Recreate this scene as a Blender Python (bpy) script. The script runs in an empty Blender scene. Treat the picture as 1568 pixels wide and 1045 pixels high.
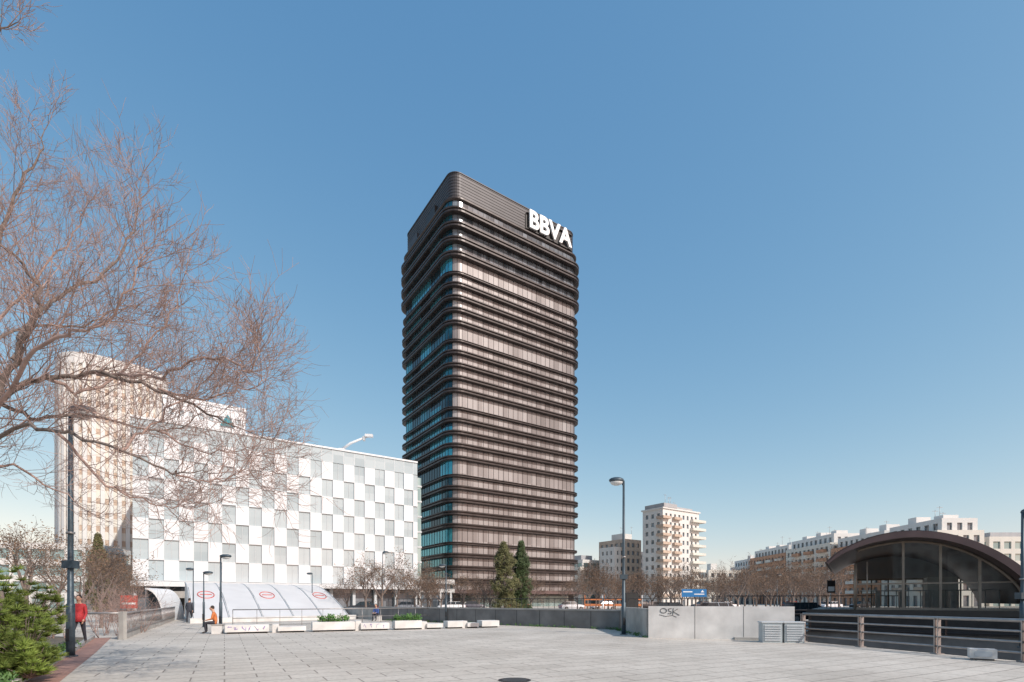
import bpy, bmesh, math, random
from mathutils import Vector, Matrix
scene=bpy.context.scene
EYE=1.6
# survey helpers: bearing (tan of azimuth*789) and elevation reading at a REAL distance D (metres)
def PX(a,D): return (a-784)/789.0*D
def PZ(b,D): return EYE+(920-b)/789.0*D
U=Vector((.826,.564,0)).normalized(); V=Vector((-.564,.826,0)).normalized()
AX=math.atan2(.564,.826)

# ---------------------------------------------------------------- materials
def nt(name):
    m=bpy.data.materials.new(name); m.use_nodes=True
    t=m.node_tree; return m,t,t.nodes["Principled BSDF"]
def mat(name,col,rough=.7,metal=0,var=.12,scale=3,bump=0,spec=.5,col2=None,detail=5):
    m,t,b=nt(name)
    tc=t.nodes.new("ShaderNodeTexCoord"); n=t.nodes.new("ShaderNodeTexNoise")
    n.inputs["Scale"].default_value=scale; n.inputs["Detail"].default_value=detail
    t.links.new(tc.outputs["Object"],n.inputs["Vector"])
    r=t.nodes.new("ShaderNodeValToRGB"); r.color_ramp.elements[0].position=.3; r.color_ramp.elements[1].position=.7
    c2=col2 or tuple(min(1,c*(1+var)) for c in col)
    r.color_ramp.elements[0].color=(*[c*(1-var) for c in col],1); r.color_ramp.elements[1].color=(*c2,1)
    t.links.new(n.outputs["Fac"],r.inputs["Fac"]); t.links.new(r.outputs["Color"],b.inputs["Base Color"])
    b.inputs["Roughness"].default_value=rough; b.inputs["Metallic"].default_value=metal
    b.inputs["Specular IOR Level"].default_value=spec
    if bump:
        bp=t.nodes.new("ShaderNodeBump"); bp.inputs["Strength"].default_value=bump; bp.inputs["Distance"].default_value=.03
        t.links.new(n.outputs["Fac"],bp.inputs["Height"]); t.links.new(bp.outputs["Normal"],b.inputs["Normal"])
    return m
def panes(name,c1,c2,px,pz,rough=.12,metal=.3,spec=.6,c3=None,offz=0):
    """panes whose colour varies from bay to bay (blinds, tinted units, painted sky reflection for teal)"""
    m,t,b=nt(name); L=t.links.new
    tc=t.nodes.new("ShaderNodeTexCoord"); s=t.nodes.new("ShaderNodeSeparateXYZ"); L(tc.outputs["Object"],s.inputs[0])
    def q(sock,step,off=0):
        a=t.nodes.new("ShaderNodeMath"); a.operation='ADD'; a.inputs[1].default_value=off; L(sock,a.inputs[0])
        d=t.nodes.new("ShaderNodeMath"); d.operation='DIVIDE'; d.inputs[1].default_value=step; L(a.outputs[0],d.inputs[0])
        f=t.nodes.new("ShaderNodeMath"); f.operation='FLOOR'; L(d.outputs[0],f.inputs[0]); return f.outputs[0]
    ad=t.nodes.new("ShaderNodeMath"); ad.operation='ADD'
    L(s.outputs[0],ad.inputs[0]); L(s.outputs[1],ad.inputs[1])
    cb=t.nodes.new("ShaderNodeCombineXYZ"); L(q(ad.outputs[0],px),cb.inputs[0]); L(q(s.outputs[2],pz,offz),cb.inputs[2])
    w=t.nodes.new("ShaderNodeTexWhiteNoise"); L(cb.outputs[0],w.inputs[0])
    n=t.nodes.new("ShaderNodeTexNoise"); n.inputs["Scale"].default_value=.12; L(tc.outputs["Object"],n.inputs["Vector"])
    mx=t.nodes.new("ShaderNodeMath"); mx.operation='MULTIPLY_ADD'; mx.inputs[1].default_value=.55; L(w.outputs[0],mx.inputs[0])
    n2=t.nodes.new("ShaderNodeMath"); n2.operation='MULTIPLY'; n2.inputs[1].default_value=.6; L(n.outputs[0],n2.inputs[0]); L(n2.outputs[0],mx.inputs[2])
    r=t.nodes.new("ShaderNodeValToRGB"); r.color_ramp.elements[0].color=(*c1,1); r.color_ramp.elements[0].position=.2
    r.color_ramp.elements[1].color=(*c2,1); r.color_ramp.elements[1].position=.8
    if c3: e=r.color_ramp.elements.new(.5); e.color=(*c3,1)
    L(mx.outputs[0],r.inputs[0]); L(r.outputs[0],b.inputs["Base Color"])
    b.inputs["Roughness"].default_value=rough; b.inputs["Metallic"].default_value=metal; b.inputs["Specular IOR Level"].default_value=spec
    return m

M={}
M['corten']=mat("dark_weathered_steel",(.047,.037,.035),.42,.3,.3,.8)
M['crown']=mat("crown_louvre_steel",(.062,.058,.062),.5,.3,.12,.3)
M['crownd']=mat("crown_dark_panel",(.03,.027,.027),.5,.2,.2,.6)
M['bronze']=panes("bronze_glass",(.17,.152,.148),(.345,.325,.322),1.55,3.32,.36,.1,.6,(.245,.222,.218))
M['teal']=panes("teal_painted_sky_glass",(.01,.02,.03),(.06,.34,.42),6.0,6.4,.08,.6,.9,(.015,.06,.08))  # blue-sky reflection painted into the pane colour
M['white']=mat("white_letters",(.85,.85,.85),.4,0,.02)
M['wpanel']=mat("white_cladding",(.70,.72,.735),.4,0,.04,.4)
M['wglass']=panes("pale_facade_glass",(.34,.425,.46),(.46,.545,.58),1.9,3.05,.15,.1,.6)
M['gframe']=mat("pale_grey_frame",(.50,.53,.55),.5,0,.05)
M['greeng']=panes("green_grey_glass",(.16,.27,.28),(.36,.48,.48),1.5,3,.12,.2,.6)
M['cream']=mat("cream_render",(.68,.645,.58),.8,0,.06,.3)
M['offwhite']=mat("off_white_render",(.68,.665,.64),.8,0,.05,.3)
M['brick']=mat("orange_brick",(.50,.27,.17),.85,0,.2,1.2)
M['tan']=mat("tan_brick",(.50,.39,.31),.85,0,.15,1.2)
M['grey']=mat("grey_render",(.38,.38,.39),.8,0,.1,.5)
M['win']=panes("dark_window_glass",(.03,.04,.05),(.20,.23,.26),1.3,1.5,.12,.1,.6)
M['conc']=mat("weathered_concrete",(.37,.355,.33),.85,0,.18,1.6,.2)
M['concd']=mat("dark_weathered_concrete",(.18,.175,.17),.85,0,.25,1.1,.25)
M['concw']=mat("whitewashed_concrete",(.64,.63,.61),.8,0,.18,1.3,.15,detail=9)
M['pole']=mat("painted_steel_blue_grey",(.06,.085,.105),.45,.3,.15,4)
M['steel']=mat("galvanised_steel",(.34,.32,.31),.4,.6,.15,5)
M['dsteel']=mat("dark_steel",(.035,.033,.035),.45,.4,.2,3)
M['lampw']=mat("lamp_diffuser",(.62,.63,.62),.3,0,.03)
M['maroon']=mat("maroon_roof_metal",(.095,.060,.056),.5,.3,.2,.9)
M['soffit']=mat("roof_fascia_maroon",(.14,.09,.085),.55,.2,.15,1.2)
M['frame']=mat("bronze_window_frame",(.30,.24,.19),.45,.3,.15)
M['bark']=mat("bark_grey_brown",(.19,.15,.13),.9,0,.35,9,.5)
M['twig']=mat("reddish_twigs",(.36,.25,.215),.8,0,.3,3)
M['stwig']=mat("street_tree_twigs",(.17,.125,.10),.85,0,.25,2)
M['dleaf']=mat("dry_leaves",(.19,.12,.075),.8,0,.4,.6)
M['conif']=mat("conifer_foliage",(.055,.085,.03),.75,0,.5,1.4)
M['conif2']=mat("conifer_foliage_brown",(.12,.12,.05),.8,0,.4,1.4)
M['pine']=mat("pine_needles",(.20,.27,.055),.7,0,.45,2.2)
M['ivy']=mat("ground_ivy",(.07,.16,.03),.6,0,.5,3)
M['soil']=mat("soil",(.14,.115,.085),.95,0,.35,2.5,.5)
M['redpave']=mat("red_paving",(.34,.19,.15),.85,0,.2,5,.1)
M['asph']=mat("asphalt",(.05,.05,.052),.9,0,.2,3,.2)
M['paint']=mat("road_paint",(.75,.75,.73),.7,0,.1,3)
M['orange']=mat("orange_plastic",(.65,.22,.08),.6,0,.1)
M['red']=mat("red_paint",(.55,.07,.05),.35,0,.06)
M['blue']=mat("blue_sign",(.03,.18,.42),.4,0,.04)
M['black']=mat("black_rubber",(.02,.02,.02),.7,0,.2)
M['purple']=mat("purple_spray_paint",(.22,.12,.45),.7,0,.1)
M['inkb']=mat("black_spray_paint",(.02,.02,.025),.6,0,.1)
M['skyl']=mat("white_canopy_panel",(.63,.63,.63),.4,0,.05,.7)
M['louvre']=mat("ventilation_unit_metal",(.40,.45,.47),.5,.2,.1)
M['carglass']=mat("car_glass",(.02,.03,.035),.08,0,.1)
M['skin']=mat("skin",(.52,.30,.21),.55,0,.06)
M['hair']=mat("dark_hair",(.03,.02,.015),.7,0,.2,30)
M['jred']=mat("red_jacket",(.42,.03,.035),.75,0,.15,12)
M['jorange']=mat("orange_jacket",(.55,.17,.05),.75,0,.15,12)
M['jdark']=mat("dark_coat",(.04,.045,.06),.8,0,.15,12)
M['jblue']=mat("blue_jacket",(.05,.10,.30),.75,0,.15,12)
M['pants']=mat("dark_trousers",(.03,.03,.04),.8,0,.2,12)
M['shoe']=mat("shoes",(.05,.04,.035),.6,0,.1)

m,t,b=nt("station_glass"); t.nodes.remove(b)
o=t.nodes["Material Output"]; tr=t.nodes.new("ShaderNodeBsdfTransparent"); tr.inputs[0].default_value=(.66,.69,.68,1)
g=t.nodes.new("ShaderNodeBsdfGlossy"); g.inputs["Roughness"].default_value=.03
fr=t.nodes.new("ShaderNodeFresnel"); fr.inputs[0].default_value=1.7; mx=t.nodes.new("ShaderNodeMixShader")
t.links.new(fr.outputs[0],mx.inputs[0]); t.links.new(tr.outputs[0],mx.inputs[1]); t.links.new(g.outputs[0],mx.inputs[2]); t.links.new(mx.outputs[0],o.inputs[0])
M['stglass']=m

# paving
m,t,b=nt("plaza_paving"); L=t.links.new
tc=t.nodes.new("ShaderNodeTexCoord"); mp=t.nodes.new("ShaderNodeMapping"); mp.inputs["Rotation"].default_value=(0,0,-AX+.09)
L(tc.outputs["Object"],mp.inputs[0])
br=t.nodes.new("ShaderNodeTexBrick"); L(mp.outputs[0],br.inputs["Vector"])
br.inputs["Scale"].default_value=1; br.inputs["Brick Width"].default_value=1.2; br.inputs["Row Height"].default_value=.6
br.inputs["Mortar Size"].default_value=.018; br.inputs["Mortar Smooth"].default_value=.3; br.inputs["Bias"].default_value=0
br.inputs["Color1"].default_value=(.54,.50,.445,1); br.inputs["Color2"].default_value=(.61,.565,.505,1); br.inputs["Mortar"].default_value=(.28,.25,.22,1)
n1=t.nodes.new("ShaderNodeTexNoise"); n1.inputs["Scale"].default_value=.35; n1.inputs["Detail"].default_value=8; L(tc.outputs["Object"],n1.inputs["Vector"])
r1=t.nodes.new("ShaderNodeValToRGB"); r1.color_ramp.elements[0].position=.3; r1.color_ramp.elements[0].color=(.80,.79,.78,1); r1.color_ramp.elements[1].position=.62; r1.color_ramp.elements[1].color=(1,1,1,1)
L(n1.outputs["Fac"],r1.inputs[0])
n2=t.nodes.new("ShaderNodeTexNoise"); n2.inputs["Scale"].default_value=9; n2.inputs["Detail"].default_value=6; L(tc.outputs["Object"],n2.inputs["Vector"])
r2=t.nodes.new("ShaderNodeValToRGB"); r2.color_ramp.elements[0].position=.28; r2.color_ramp.elements[0].color=(.72,.70,.68,1); r2.color_ramp.elements[1].position=.5; r2.color_ramp.elements[1].color=(1,1,1,1)
L(n2.outputs["Fac"],r2.inputs[0])
a=t.nodes.new("ShaderNodeMix"); a.data_type='RGBA'; a.blend_type='MULTIPLY'; a.inputs[0].default_value=1; L(br.outputs[0],a.inputs[6]); L(r1.outputs[0],a.inputs[7])
c=t.nodes.new("ShaderNodeMix"); c.data_type='RGBA'; c.blend_type='MULTIPLY'; c.inputs[0].default_value=.8; L(a.outputs[2],c.inputs[6]); L(r2.outputs[0],c.inputs[7])
L(c.outputs[2],b.inputs["Base Color"]); b.inputs["Roughness"].default_value=.8; b.inputs["Specular IOR Level"].default_value=.25
bp=t.nodes.new("ShaderNodeBump"); bp.inputs["Strength"].default_value=.4; bp.inputs["Distance"].default_value=.01; bp.invert=True
L(br.outputs["Fac"],bp.inputs["Height"]); L(bp.outputs[0],b.inputs["Normal"])
M['pave']=m

# ---------------------------------------------------------------- mesh builder
class MB:
    def __init__(s): s.v=[];s.f=[];s.m=[];s.sm=[];s.mats=[]
    def mi(s,k):
        if k not in s.mats: s.mats.append(k)
        return s.mats.index(k)
    def add(s,vs,fs,k,smooth=False):
        o=len(s.v); s.v.extend([tuple(v) for v in vs]); i=s.mi(k)
        for f in fs: s.f.append([o+a for a in f]); s.m.append(i); s.sm.append(smooth)
    def box(s,x0,x1,y0,y1,z0,z1,k,T=None):
        vs=[Vector((x,y,z)) for z in (z0,z1) for y in (y0,y1) for x in (x0,x1)]
        if T is not None: vs=[T@v for v in vs]
        s.add(vs,[(0,2,3,1),(4,5,7,6),(0,1,5,4),(2,6,7,3),(0,4,6,2),(1,3,7,5)],k)
    def tube(s,pts,rad,n,k,cap=True,smooth=True):
        pts=[Vector(p) for p in pts]
        if not hasattr(rad,'__len__'): rad=[rad]*len(pts)
        vs=[];ref=None
        for i,p in enumerate(pts):
            d=(pts[min(i+1,len(pts)-1)]-pts[max(i-1,0)])
            if d.length<1e-9: d=Vector((0,0,1))
            d.normalize()
            if ref is None:
                ref=Vector((0,0,1)) if abs(d.z)<.9 else Vector((1,0,0))
                a=d.cross(ref).normalized()
            else:
                a=(a-d*a.dot(d)); a=a.normalized() if a.length>1e-6 else d.orthogonal().normalized()
            b_=d.cross(a)
            for j in range(n):
                th=2*math.pi*j/n; vs.append(p+(a*math.cos(th)+b_*math.sin(th))*rad[i])
        fs=[(i*n+j,i*n+(j+1)%n,(i+1)*n+(j+1)%n,(i+1)*n+j) for i in range(len(pts)-1) for j in range(n)]
        if cap: fs.append(tuple(range(n))[::-1]); fs.append(tuple(range((len(pts)-1)*n,len(pts)*n)))
        s.add(vs,fs,k,smooth)
    def ell(s,c,r,k,seg=12,rings=8,T=None):
        c=Vector(c); vs=[];
        for i in range(rings+1):
            ph=math.pi*i/rings
            for j in range(seg):
                th=2*math.pi*j/seg
                q=Vector((r[0]*math.sin(ph)*math.cos(th),r[1]*math.sin(ph)*math.sin(th),r[2]*math.cos(ph)))
                if T is not None: q=T@q
                vs.append(c+q)
        fs=[(i*seg+j,(i+1)*seg+j,(i+1)*seg+(j+1)%seg,i*seg+(j+1)%seg) for i in range(rings) for j in range(seg)]
        s.add(vs,fs,k,True)
    def loops(s,loops,k,closed=True,smooth=False,caps=False,wrap=False):
        n=len(loops[0]); vs=[p for l in loops for p in l]; fs=[]
        L_=len(loops)
        for i in range(L_ if wrap else L_-1):
            i2=(i+1)%L_
            for j in range(n if closed else n-1):
                fs.append((i*n+j,i*n+(j+1)%n,i2*n+(j+1)%n,i2*n+j))
        if caps: fs.append(tuple(range(n))[::-1]); fs.append(tuple(range((L_-1)*n,L_*n)))
        s.add(vs,fs,k,smooth)
    def build(s,name,loc=(0,0,0),rz=0,fix=True):
        me=bpy.data.meshes.new(name+"_mesh"); me.from_pydata(s.v,[],s.f)
        for k in s.mats: me.materials.append(M[k])
        me.polygons.foreach_set("material_index",s.m); me.polygons.foreach_set("use_smooth",s.sm)
        if fix:
            bm=bmesh.new(); bm.from_mesh(me); bmesh.ops.recalc_face_normals(bm,faces=bm.faces); bm.to_mesh(me); bm.free()
        me.update()
        ob=bpy.data.objects.new(name,me); scene.collection.objects.link(ob); ob.location=loc; ob.rotation_euler=(0,0,rz); return ob
def inst(ob,name,loc,rz=0,sc=1):
    o=bpy.data.objects.new(name,ob.data); scene.collection.objects.link(o); o.location=loc; o.rotation_euler=(0,0,rz)
    o.scale=(sc,sc,sc) if not hasattr(sc,'__len__') else sc; return o

# ---------------------------------------------------------------- ground with sunken court
hole=[(11.35,20.2),(13.6,13.2),(34,13.2),(34,15.0),(15.6,27.1),(11.35,26.2)]
bm=bmesh.new()
def loop(pts):
    vs=[bm.verts.new((x,y,0)) for x,y in pts]; return [bm.edges.new((vs[i],vs[(i+1)%len(vs)])) for i in range(len(vs))]
ed=loop([(-2500,-2500),(2500,-2500),(2500,2500),(-2500,2500)])+loop(hole)
bmesh.ops.triangle_fill(bm,use_beauty=True,use_dissolve=False,edges=ed)
for f in bm.faces:
    f.normal_update()
    if f.normal.z<0: f.normal_flip()
me=bpy.data.meshes.new("ground_mesh"); bm.to_mesh(me); bm.free(); me.materials.append(M['pave'])
scene.collection.objects.link(bpy.data.objects.new("ground",me))
mb=MB(); n=len(hole)
mb.add([(x,y,-.002) for x,y in hole]+[(x,y,-3.6) for x,y in hole],[(i,(i+1)%n,n+(i+1)%n,n+i) for i in range(n)]+[tuple(range(n,2*n))],'concd')
for i in range(5): mb.box(14.5+i*3,14.9+i*3,17.2,17.6,-3.6,-.5,'conc')
mb.box(13.8,30,16.6,17.1,-1.3,-.55,'louvre')
for i in range(14): mb.box(14+i*1.2,14.08+i*1.2,16.5,16.59,-1.3,-.50,'dsteel')
mb.build("sunken_court")

# planting bed, red paving strip
mb=MB()
bed=[(-9.2,9.6),(-13.3,15.6),(-17.8,22.0),(-40,30),(-40,2),(-9,2)]
mb.add([(x,y,.012) for x,y in bed],[tuple(range(6))],'soil'); mb.build("planting_bed")
mb=MB()
for (a1,b1) in zip(bed[:2],bed[1:3]):
    a1=Vector((*a1,0)); b1=Vector((*b1,0)); d=(b1-a1).normalized(); nn=Vector((d.y,-d.x,0))
    mb.add([a1+Vector((0,0,.004)),b1+Vector((0,0,.004)),b1+nn*.55+Vector((0,0,.004)),a1+nn*.55+Vector((0,0,.004))],[(0,1,2,3)],'redpave')
    T=Matrix.Translation(a1)@Matrix.Rotation(math.atan2(d.y,d.x),4,'Z')
    mb.box(0,(b1-a1).length,-.0,.15,0,.12,'conc',T)
mb.build("kerb_strip")
mb=MB(); mb.tube([(.05,10.35,0),(.05,10.35,.006)],.33,28,'dsteel',smooth=False); mb.tube([(.05,10.35,0),(.05,10.35,.009)],.26,28,'asph',smooth=False); mb.build("manhole_cover")

# road (avenue between plaza and tower)
mb=MB()
o=Vector((-30,66,0))
def rd(t0,t1,s0,s1,z0,z1,k): 
    T=Matrix.Translation(o)@Matrix.Rotation(.28,4,'Z'); mb.box(t0,t1,s0,s1,z0,z1,k,T)
rd(-40,260,0,22,-.3,.004,'asph')
for i in range(40):
    for s_ in (5.5,16.5): rd(-38+i*7,-35+i*7,s_-.07,s_+.07,.0,.008,'paint')
rd(-40,260,10.6,11.4,0,.13,'conc'); rd(-40,260,-.35,-.002,0,.13,'conc'); rd(-40,260,22.002,22.35,0,.13,'conc')
mb.build("road")

# ---------------------------------------------------------------- main tower
W,Dp=42.0,31.0
def rr(w,d,r,off,z,n=9):
    pts=[]; ro=r+off
    for cx,cy,a0 in ((r,r,math.pi),(w-r,r,1.5*math.pi),(w-r,d-r,0),(r,d-r,.5*math.pi)):
        for i in range(n):
            a_=a0+i/(n-1)*math.pi/2; pts.append(Vector((cx+ro*math.cos(a_),cy+ro*math.sin(a_),z)))
    return pts
mb=MB(); RC=3.3
def ring(prof,k,smooth=False,r=None,w=W,d=Dp):
    mb.loops([rr(w,d,r or RC,o_,z) for o_,z in prof],k,wrap=True,smooth=smooth)
CZ=100.9; CT=108.0
floors=[]; z=CZ
hs=[3.6]*4+([4.2]+[3.12]*4)*5
for i,h in enumerate(hs):
    floors.append((z-h,h,(i>=4 and (i-4)%5==0),i)); z-=h
def pathpts(step,off):
    res=[]
    for (x0,y0,x1,y1,nx,ny) in ((RC,0,W-RC,0,0,-1),(0,Dp-RC,0,RC,-1,0),(W,RC,W,Dp-RC,1,0),(W-RC,Dp,RC,Dp,0,1)):
        Ln=math.hypot(x1-x0,y1-y0); k=round(Ln/step)
        for i in range(k+1):
            f=i/k; res.append((x0+(x1-x0)*f+nx*off,y0+(y1-y0)*f+ny*off,nx,ny))
    for cx,cy,a0 in ((RC,RC,math.pi),(W-RC,RC,1.5*math.pi)):
        for i in range(1,4):
            a_=a0+i*math.pi/8; res.append((cx+(RC+off)*math.cos(a_),cy+(RC+off)*math.sin(a_),math.cos(a_),math.sin(a_)))
    return res
mp_=pathpts(1.55,0)
for z0,h,tall,fi in floors:
    if z0<3: continue
    sp=1.0; pr=.85
    if tall: sp=.6; pr=.6
    if fi<4: sp=1.2; pr=1.1
    lo=rr(W,Dp,RC,-.2,z0+sp-.1); hi=rr(W,Dp,RC,-.2,z0+h-.1); N=len(lo)
    for j in range(N):
        j2=(j+1)%N; mid=(lo[j]+lo[j2])/2
        k='teal' if (mid.x<1.0) else ('bronze' if fi>=4 else 'win')  # left-face panes get the painted teal sky reflection
        mb.add([lo[j],lo[j2],hi[j2],hi[j]],[(0,1,2,3)],k,True)
    e=sp
    # ledge: upper sunshade lip, recessed web, lower lip
    ring([(-.6,z0-.2),(pr*.7,z0-.2),(pr,z0-.08),(pr,z0+e*.26),(pr-.1,z0+e*.32),(pr-.3,z0+e*.34),(pr-.3,z0+e*.5),(pr-.02,z0+e*.54),(pr+.05,z0+e*.60),(pr+.05,z0+e-.16),(pr*.8,z0+e-.05),(-.6,z0+e)],'corten')
    for (x,y,nx,ny) in mp_:
        a_=math.atan2(ny,nx); T=Matrix.Translation((x,y,0))@Matrix.Rotation(a_,4,'Z')
        mb.box(-.2,-.13,-.035,.035,z0+sp-.03,z0+h-.2,'corten',T)
mb.box(1.2,W-1.2,1.2,Dp-1.2,0,CZ+1,'crownd')
ring([(-1.5,0),(-1.5,5),(-1.2,5),(-1.2,0)],'greeng')
ring([(-.9,3.4),(1.8,3.4),(1.8,4.3),(-.9,4.3)],'soffit')
ring([(-1.6,CZ-.3),(0,CZ-.3),(0.35,CZ),(.35,CZ+.35),(-1.6,CZ+.35)],'corten')
mb.loops([rr(W,Dp,RC,-.75,CZ+.3),rr(W,Dp,RC,-.75,CT)],'crown',caps=True)
for i in range(9):
    z0=CZ+.7+i*.75
    ring([(-.75,z0),(-.68,z0+.03),(-.68,z0+.09),(-.75,z0+.12)],'crownd')
ring([(-1.1,CT),(-.6,CT),(-.6,CT+.2),(-1.1,CT+.2)],'crown')
mb.box(.05,.8,9,14,CZ+.6,CZ+3.2,'crownd'); mb.box(.0,.8,20,26,CZ+.6,CZ+2.5,'crown')
mb.box(14,20,12,18,CT,CT+1.2,'crownd')
mb.box(23.2,39.2,.02,.74,CZ+1.2,CZ+1.45,'crownd'); mb.box(23.2,39.2,.02,.74,CZ+5.6,CZ+5.8,'crownd')
mb.box(23.0,39.0,.5,.74,CZ+1.45,CZ+5.6,'crownd')
TW=(-15.0,126.0,0)
tower=mb.build("office_tower",TW,AX)
cu=bpy.data.curves.new("sign_letters",'FONT'); cu.body="BBVA"; cu.size=6.5; cu.extrude=.22; cu.offset=.19; cu.space_character=1.02
so=bpy.data.objects.new("tmp",cu); scene.collection.objects.link(so); bpy.context.view_layer.update()
me=bpy.data.meshes.new_from_object(so.evaluated_get(bpy.context.evaluated_depsgraph_get())); bpy.data.objects.remove(so)
xs=[v.co.x for v in me.vertices]; ys=[v.co.y for v in me.vertices]
sx=14.9/(max(xs)-min(xs)); sy=4.9/(max(ys)-min(ys)); x0=min(xs); y0=min(ys)
for v in me.vertices:
    x,y,zv=v.co; v.co=((x-x0)*sx+23.7,-.30-zv,(y-y0)*sy+CZ+1.5)
me.materials.clear(); me.materials.append(M['white'])
sg=bpy.data.objects.new("letters",me); scene.collection.objects.link(sg); sg.parent=tower

mb=MB(); mb.box(0,7,0,9,3.2,3.9,'offwhite'); mb.box(.4,6.6,.4,8.6,0,3.2,'win'); mb.box(0,7,-.3,9,4.9,5.7,'offwhite'); mb.box(1,6,1,8,3.9,4.9,'grey')
for i in range(4): mb.box(.2+2*i,.5+2*i,.0,.35,0,3.2,'offwhite')
mb.build("entrance_pavilion",(PX(640,100),100,0),.1)

# ---------------------------------------------------------------- checkered white building
mb=MB(); Wd=44.6
mb.box(0,Wd,0,30,4.2,28.2,'wglass'); mb.box(.5,Wd-.5,.5,29,0,4.2,'win')
mb.box(-.3,Wd+.0,-.12,30.3,26.0,28.5,'wglass')
mb.box(-.3,Wd+.0,-.3,30.3,28.3,28.6,'wpanel')
for i in range(int(Wd/1.9)+1): mb.box(i*1.9-.03,i*1.9+.03,-.16,-.12,26.0,28.3,'wpanel')
nc=int(Wd/1.9)
for r_ in range(7):
    z0=4.6+r_*3.05
    for c_ in range(nc+1):
        x0=c_*1.9; x1=min(x0+1.9,Wd)
        if (r_+c_)%2==0: mb.box(x0+.0,x1,-.22,-.003,z0+.0,z0+3.05,'wpanel')
        else:
            mb.box(x0,x1,-.06,-.004,z0-.05,z0+.05,'gframe'); mb.box(x0+.92,x0+.98,-.05,-.004,z0+.05,z0+3,'gframe')
mb.box(-.2,Wd+.2,-1.6,.1,3.7,4.45,'wpanel')
for i in range(12): mb.box(i*4,i*4+.5,-.3,.4,0,3.7,'gframe')
mb.box(Wd,Wd+2.2,3,28,0,26.3,'greeng')
for i in range(9): mb.box(Wd-.1,Wd+2.3,2.9,28.1,i*3.05,i*3.05+.35,'gframe')
mb.box(Wd-8,Wd-1,8,14,28.5,30.2,'gframe')
wb=mb.build("checkered_white_building",(-55.3,75.1,0),AX)
mb=MB(); mb.box(-.5,.5,-.5,.5,28.5,29.6,'wpanel')
mb.tube([(0,0,29.5),(1.6,0,30.7),(4.8,0,32.1)],[.28,.25,.18],8,'wpanel'); mb.box(4.2,5.6,-.4,.4,31.9,32.4,'wpanel'); mb.box(3.8,4.2,-.3,.3,31.2,32,'gframe')
p=Vector((-55.3,75.1,0))+U*31+V*3; mb.build("rooftop_crane",p,.1)

mb=MB()
def slabs(x0,x1,y0,y1,zt,wall,glass,fh=3.3,sp=1.3,pier=0,pw=.5,b0=0,z0=0):
    mb.box(x0+.3,x1-.3,y0+.3,y1-.3,z0,zt-.2,glass)
    k=int((zt-z0)/fh)
    for i in range(k): 
        zz=zt-(i+1)*fh; mb.box(x0,x1,y0,y1,zz+fh-sp,zz+fh,wall)
    if pier:
        for a0,a1,fn in ((x0,x1,'x'),(y0,y1,'y')):
            k2=max(1,round((a1-a0)/pier)); 
            for i in range(k2+1):
                c_=a0+(a1-a0-pw)*i/k2
                if fn=='x': mb.box(c_-.003,c_+pw+.003,y0-.006,y0+.31,z0,zt-.006,wall); mb.box(c_,c_+pw,y1-.31,y1+.006,z0,zt-.006,wall)
                else: mb.box(x0-.006,x0+.31,c_,c_+pw,z0,zt-.006,wall); mb.box(x1-.31,x1+.006,c_,c_+pw,z0,zt-.006,wall)
slabs(0,15,0,25,43,'wpanel','wglass',3.1,1.9,1.9,.9)
slabs(15.02,20,1,22,38.5,'wpanel','wglass',3.1,1.9,1.9,.9)
mb.box(-.2,15.2,-.2,25,43,43.8,'wpanel')
mb.add([(10,-.35,39.2),(13,-.35,39.2),(11.5,-.35,41.8)],[(0,1,2)],'teal')
mb.build("white_department_store",(PX(250,105),105,0),AX)

mb=MB(); w_,d_=22,22; r_=7
mb.loops([rr(w_,d_,r_,0,0,8),rr(w_,d_,r_,0,59,8)],'tan',caps=True)
for i in range(17):
    zz=3+i*3.4; mb.loops([rr(w_,d_,r_,o_,q,8) for o_,q in ((-.1,zz),(.05,zz),(.05,zz+2.0),(-.1,zz+2.0))],'cream',wrap=True)
base=rr(w_,d_,r_,0.2,0,8); per=[];tot=0
for j in range(len(base)):
    A=base[j];B=base[(j+1)%len(base)]; per.append((tot,A,B)); tot+=(B-A).length
for i in range(46):
    s_=tot*i/46
    for (t0,A,B) in per:
        if t0<=s_<=t0+(B-A).length:
            q=A+(B-A).normalized()*(s_-t0); d=(B-A).normalized()
            T=Matrix.Translation(q)@Matrix.Rotation(math.atan2(d.y,d.x),4,'Z'); mb.box(-.42,.42,-.35,.45,0,60,'offwhite',T); break
mb.loops([rr(w_,d_,r_,.5,59.2,8),rr(w_,d_,r_,.5,61.8,8)],'offwhite',caps=True)
mb.build("ribbed_round_tower",(PX(128,128),122,0),math.radians(45))

# ---------------------------------------------------------------- background right
def antennas(x,y,z,R_,k=3):
    for i in range(k):
        xx=x+R_.uniform(-4,4); h=R_.uniform(2,5); mb.tube([(xx,y,z),(xx,y,z+h)],.06,4,'steel'); mb.box(xx-.8,xx+.8,y-.03,y+.03,z+h-.4,z+h-.33,'steel')
R1=random.Random(3)
mb=MB()
slabs(0,20,0,9,33.5,'offwhite','win',3,1.5,2.6,1.3)
mb.box(0,7,-.5,8,34,35.4,'grey'); mb.box(9,19,2,8,34,35.3,'grey'); mb.box(-.4,20.4,-.4,9.4,33.5,34,'offwhite')
for i in range(10):
    mb.box(15,22.5,-1.3,3,3+i*3,3.9+i*3,'cream'); mb.box(-1.2,3,-1.2,2,3+i*3,3.9+i*3,'tan')
    mb.box(5,9,-1.1,0,3+i*3,3.9+i*3,'tan')
antennas(10,4,35.3,R1,4)
mb.build("apartment_tower",(PX(1015,178),178,0),AX)
mb=MB()
slabs(0,9,0,14,25,'tan','win',3,1.4,3,1.2); slabs(9.02,14,3,12,21,'offwhite','win',3,1.4,3,1.2); slabs(-3.5,-.02,2,10,22,'offwhite','win',3,1.5,2.5,1.3)
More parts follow.
